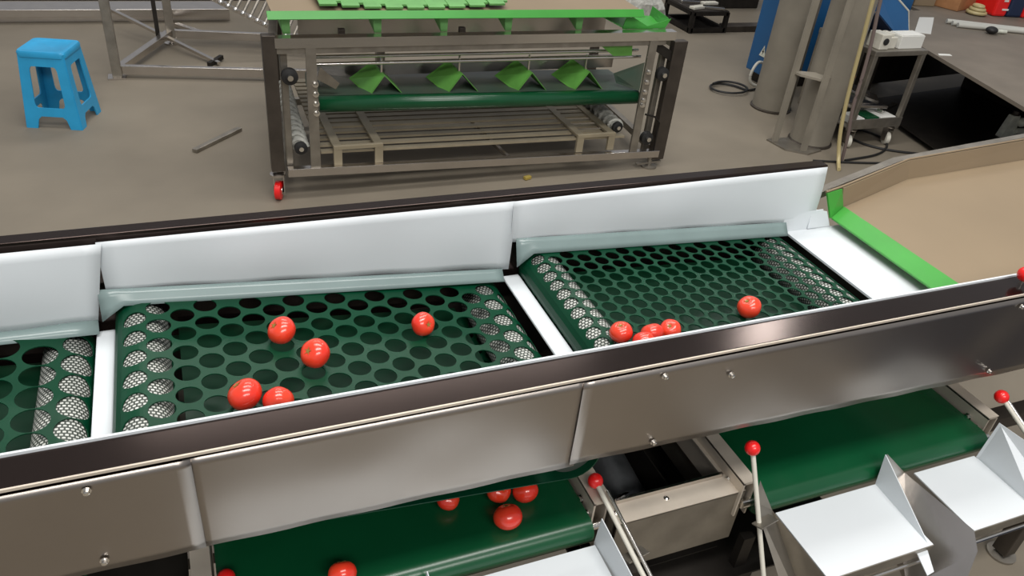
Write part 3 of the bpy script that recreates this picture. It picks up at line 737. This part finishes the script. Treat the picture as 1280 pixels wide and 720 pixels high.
tag(MB().span((4.375, 3.91, .691), (4.445, 4.03, .765)).span((4.39, 3.93, .765), (4.43, 4.01, .785)).build('storage_box', 'cream', bevel=.004), 'middle pale box on the trolley top, between a socket box and the largest box', 'box')
sb = thing('socket_box', 'cream socket box at the left front of the trolley top', 'socket box', (4.09, 3.97, .691))
MB().span((4.285, 3.89, .691), (4.365, 4.01, .79)).build('case', 'cream', sb, bevel=.005)
MB().lathe([(.022, 0), (.022, .006), (.012, .008)], (4.325, 3.889, .745), (0, -1, 0), 16).build('socket_face', 'black', sb)
bt = thing('blue_bin', 'blue plastic bin tipped on its side at the back of the trolley top', 'bin', (4.5, 4.25, .70))
MB().slab([(4.47, 4.16, .85), (4.66, 4.13, .715), (4.80, 4.16, .725), (4.79, 4.22, .85), (4.62, 4.26, .97), (4.50, 4.24, .96)], .012).build('bin_wall', 'cab', bt)
MB().slab([(4.47, 4.16, .85), (4.66, 4.13, .715), (4.62, 4.36, .70), (4.44, 4.38, .80)], .012).build('bin_floor', 'navy', bt)
MB().slab([(4.66, 4.13, .715), (4.80, 4.16, .725), (4.79, 4.36, .72), (4.62, 4.36, .705)], .012).build('bin_floor', 'navy', bt)
MB().path([(4.66, 4.12, .71), (4.805, 4.155, .72), (4.795, 4.215, .855), (4.62, 4.255, .975)], .007, 8).build('bin_rim', 'cream', bt, smooth=True)
# lower shelf clutter
tag(MB().span((4.52, 3.88, .158), (4.66, 4.05, .215)).build('carton', 'paper', bevel=.004), 'white carton on the right of the trolley bottom shelf', 'box')
tag(MB().span((4.40, 3.885, .158), (4.51, 4.03, .215)).build('carton', 'belt', bevel=.004), 'green carton between two white cartons on the trolley bottom shelf', 'box')
tag(MB().span((4.30, 3.89, .158), (4.385, 4.03, .21)).build('carton', 'paper', bevel=.004), 'white carton on the left of the trolley bottom shelf', 'box')
zz = .235
for i, (a, ln, w, ox, oy, z, rx, mm) in enumerate(((.1, .34, .18, 4.48, 4.15, .235, .0, 'steel_dull'), (-.2, .30, .05, 4.47, 3.99, .262, .0, 'steel'), (.4, .26, .04, 4.68, 4.0, .235, .0, 'bright'),
                               (-.35, .26, .09, 4.50, 4.10, .31, .3, 'steel'), (-.6, .24, .05, 4.40, 4.10, .36, .3, 'dark'), (.35, .22, .06, 4.40, 4.20, .42, .2, 'card'))):
    tag(MB().box((ox, oy, z), (ln, w, .02), a, rx, .25 if i > 2 else 0).build('metal_scrap', mm, bevel=.002),
        ['flat grey plate, lowest in the scrap pile on the trolley bottom shelf', 'long steel bar at the front of the scrap pile on the trolley', 'bright bar sticking out right past the trolley leg',
         'wide tilted sheet leaning on the trolley scrap pile', 'dark narrow bar leaning in the trolley scrap pile', 'brown piece topmost of the trolley scrap pile'][i], 'scrap metal', 'metal scraps on the trolley bottom shelf')
# ------------------------------------------------------------------ steel plate table at right
tt = thing('plate_table', 'large dark steel plate table reaching out of the photo at right', 'table', (6.1, 4.2, 0))
e = V((-.33, -1.06, 0)); c0 = V((4.845, 4.0, .64))
MB().slab([c0 + e * 1.35, V((5.14, 4.95, .64)), V((5.80, 4.98, .64)), V((5.86, 5.5, .64)), V((8.6, 5.6, .64)), c0 + e * 1.35 + V((3.6, -1.0, 0))], .022).build('table_top', 'plate', tt)
for p in ((5.05, 4.72), (7.2, 2.6), (8.0, 4.9)):
    MB().bar((p[0] + .12, p[1], 0), (p[0] + .12, p[1], .629), .08, .08).build('leg', 'steel_dark', tt)
MB().slab([(4.95, 4.72, .12), (8.2, 5.1, .12), (8.2, 5.1, .62), (4.95, 4.72, .62)], .01).build('back_panel', 'dark', tt)
MB().slab([(4.98, 4.1, .05), (4.80, 3.30, .05), (8.0, 2.6, .05), (8.2, 5.0, .05), (5.2, 4.6, .05)], .01).build('shade_sheet', 'dark', tt)  # dark sheet painting the shade on the floor under the table
MB().slab([(6.3, 2.5, .03), (6.35, 4.75, .03), (6.35, 4.75, .62), (6.3, 2.5, .62)], .01).build('shade_panel', 'dark', tt)  # dark sheet added to deepen the shadow under the table
Z = .652
tag(MB().slab([(5.12, 4.38, Z), (5.235, 4.33, Z), (5.72, 4.76, Z), (5.57, 4.77, Z)], .004).build('paper_sheet', 'paper'), 'white sheet of paper on the steel table by the trolley', 'paper')
for k in range(3):
    y = 4.60 - k * .055
    y -= 0
    tag(MB().tube((5.68, y, Z + .018), (6.24 + .06 * k, y - .27, Z + .018), .018, 12).build('tube_length', 'cleartube', smooth=True), ['pale tube farthest back in the bundle on the steel table', 'pale tube in the middle of the bundle on the steel table', 'pale tube nearest in the bundle, beside the small black tool'][k], 'tube', 'pale tubes bundled on the steel table')
to = thing('hand_tool', 'small black hand tool in front of the tube bundle on the steel table', 'tool', (5.84, 4.31, Z))
MB().ball((5.84, 4.31, Z + .028), .045, 14, .6).build('tool_body', 'black', to, smooth=True)
MB().tube((5.88, 4.31, Z + .02), (5.99, 4.30, Z + .015), .014, 10).build('handle', 'spray', to, smooth=True)
tag(MB().slab([(4.82, 3.86, Z), (4.92, 3.84, Z), (4.93, 3.87, Z), (4.84, 3.89, Z)], .006).build('scrap_label', 'paper'), 'small white scrap near the edge of the steel table', 'scrap')
# red and blue printed bag, cardboard and cloth at the top right
rb = thing('printed_bag', 'red and dark blue bag with white print on the table at the top right corner', 'bag', (6.75, 4.85, Z))
for x, y, w, mm, nm in ((6.50, 4.93, .13, 'red', 'bag_side'), (6.64, 4.90, .15, 'navy', 'bag_middle'), (6.86, 4.85, .30, 'red', 'bag_side')):
    MB().box((x, y, Z + .13), (w, .34, .26), -.2).build(nm, mm, rb, bevel=.02)
for x, z, w, h in ((6.50, .20, .07, .014), (6.48, .13, .04, .014), (6.50, .06, .06, .014), (6.82, .21, .16, .02), (6.78, .13, .018, .05), (6.83, .13, .018, .05), (6.91, .13, .07, .016), (6.86, .06, .20, .016)):
    MB().box((x, 4.755 - (x - 6.5) * .21, Z + z), (w, .006, h), -.2).build('white_print', 'paper', rb)
tag(MB().box((6.28, 5.10, Z + .10), (.34, .26, .20), .3).build('cardboard_box', 'card', bevel=.006), 'brown cardboard box at the back of the steel table left of the red bag', 'box')
tag(MB().box((5.98, 5.20, Z + .08), (.2, .2, .16), -.2).build('cardboard_box', 'tan', bevel=.006), 'pale wooden block left of the brown cardboard box on the steel table', 'box')
ch = thing('coiled_hose', 'pale coiled hose beside the cardboard box at the back of the table', 'hose', (6.28, 4.84, Z))
for k in range(3):
    MB().path([(6.28 + (.07 - k * .02) * math.cos(a * PI / 10), 4.84 + (.07 - k * .015) * math.sin(a * PI / 10), Z + .02 + k * .025) for a in range(20)], .014, 8, True).build('coil', 'hose', ch, smooth=True)
# worn white spray can / pump under the table
sp = thing('clamp_post', 'worn white bracket with a small valve standing under the steel table', 'bracket', (5.70, 3.78, .055))
MB().slab([(5.62, 3.75, .055), (5.77, 3.75, .055), (5.74, 3.75, .22), (5.67, 3.75, .22)], .05).build('bracket_plate', 'spray', sp, bevel=.004)
MB().ball((5.77, 3.72, .17), .035, 12).tube((5.74, 3.72, .10), (5.83, 3.71, .10), .024, 12).build('valve', 'spray', sp, smooth=True)
MB().lathe([(.03, .17), (.022, .18), (.022, .20)], (5.71, 3.75, .05), n=14).build('cap', 'steel_dark', sp, smooth=True)

# ------------------------------------------------------------------ cart at the top, between machine and cabinet
ct = thing('low_cart', 'low dark steel cart piled with bright scraps at the top centre right', 'cart', (4.95, 6.95, 0))
cx0, cx1, cy0, cy1 = 4.72, 5.12, 6.62, 7.1
for x in (cx0, cx1):
    for y in (cy0, cy1): MB().bar((x, y, 0), (x, y, .20), .04, .04).build('leg', 'dark', ct)
for z in (.03, .19):
    MB().bar((cx0, cy0, z), (cx1, cy0, z), .04, .04).bar((cx0, cy1, z), (cx1, cy1, z), .04, .04).bar((cx0, cy0, z), (cx0, cy1, z), .04, .04).bar((cx1, cy0, z), (cx1, cy1, z), .04, .04).build('rail', 'dark', ct)
MB().span((cx0, cy0, .205), (cx1, cy1, .215)).build('deck', 'steel_dark', ct)
MB().span((cx0, cy0, .0), (cx1, cy1, .012)).build('lower_deck', 'steel_dark', ct)
for i, (x, y, a, l) in enumerate(((4.82, 6.7, .3, .2), (4.98, 6.68, -.4, .22), (5.05, 6.85, .1, .18), (4.86, 6.92, -.2, .2))):
    tag(MB().box((x, y, .23), (l, .07, .025), a).build('metal_scrap', 'bright' if i % 2 else 'cream', bevel=.004), ['pale scrap at the front left of the low cart', 'bright scrap at the front of the low cart', 'pale scrap at the right of the low cart', 'bright scrap at the back of the low cart'][i], 'scrap metal', 'scraps on the low cart')
# white bag heap just left of the cart
def lump(c, r, sz, seed):
    rnd = random.Random(seed); ph = [rnd.uniform(0, 6) for _ in range(6)]; vs = []; n = 22; k_ = 14
    for i in range(k_ + 1):
        t = PI * i / k_
        for k in range(n):
            a = 2 * PI * k / n; q = 1 + .16 * math.sin(3 * a + ph[0] + 2 * t) + .10 * math.sin(7 * a + ph[1] - 3 * t) + .06 * math.sin(11 * t + ph[2] + a * 2)
            vs.append((c[0] + r * q * math.sin(t) * math.cos(a), c[1] + r * q * math.sin(t) * math.sin(a), max(.0, c[2] - r * sz * q * math.cos(t))))
    fs = [(i * n + k, i * n + (k + 1) % n, (i + 1) * n + (k + 1) % n, (i + 1) * n + k) for i in range(k_) for k in range(n)]
    return MB().add(vs, fs)
tag(lump((4.32, 6.9, .16), .20, .95, 3).build('crumpled_bag', 'brush', smooth=True), 'crumpled pale bag on the floor left of the low cart', 'bag')
tag(lump((3.75, 7.2, .12), .2, .8, 5).build('crumpled_bag', 'card', smooth=True), 'brown crumpled bag behind the right end of the green-barred machine', 'bag')
tag(MB().span((5.25, 7.5, 0), (6.2, 7.9, .9)).build('dark_crate', 'dark', bevel=.01), 'dark crate standing between the low cart and the blue cabinet', 'crate')
tag(MB().span((5.15, 6.62, .0), (5.9, 6.75, .06)).build('floor_beam', 'steel_dark', bevel=.006), 'dark beam on the floor left of the blue cabinet', 'beam')

# ------------------------------------------------------------------ unseen navy box, added so the cover sheet mirrors something dark
nc = thing('navy_reflect_box', 'unseen dark navy box added to darken the reflection in the right end of the front cover', 'cabinet', (2.75, -.2, 0))
MB().span((2.45, -.6, .05), (3.05, .25, .95)).build('body', 'navy', nc, bevel=.01)
MB().span((2.48, -.57, 0), (3.02, .22, .05)).build('plinth', 'dark', nc)
MB().span((2.442, -.16, .12), (2.45, .22, .9)).build('door', 'navy', nc, bevel=.002)
MB().span((2.442, -.57, .12), (2.45, -.19, .9)).build('door', 'navy', nc, bevel=.002)
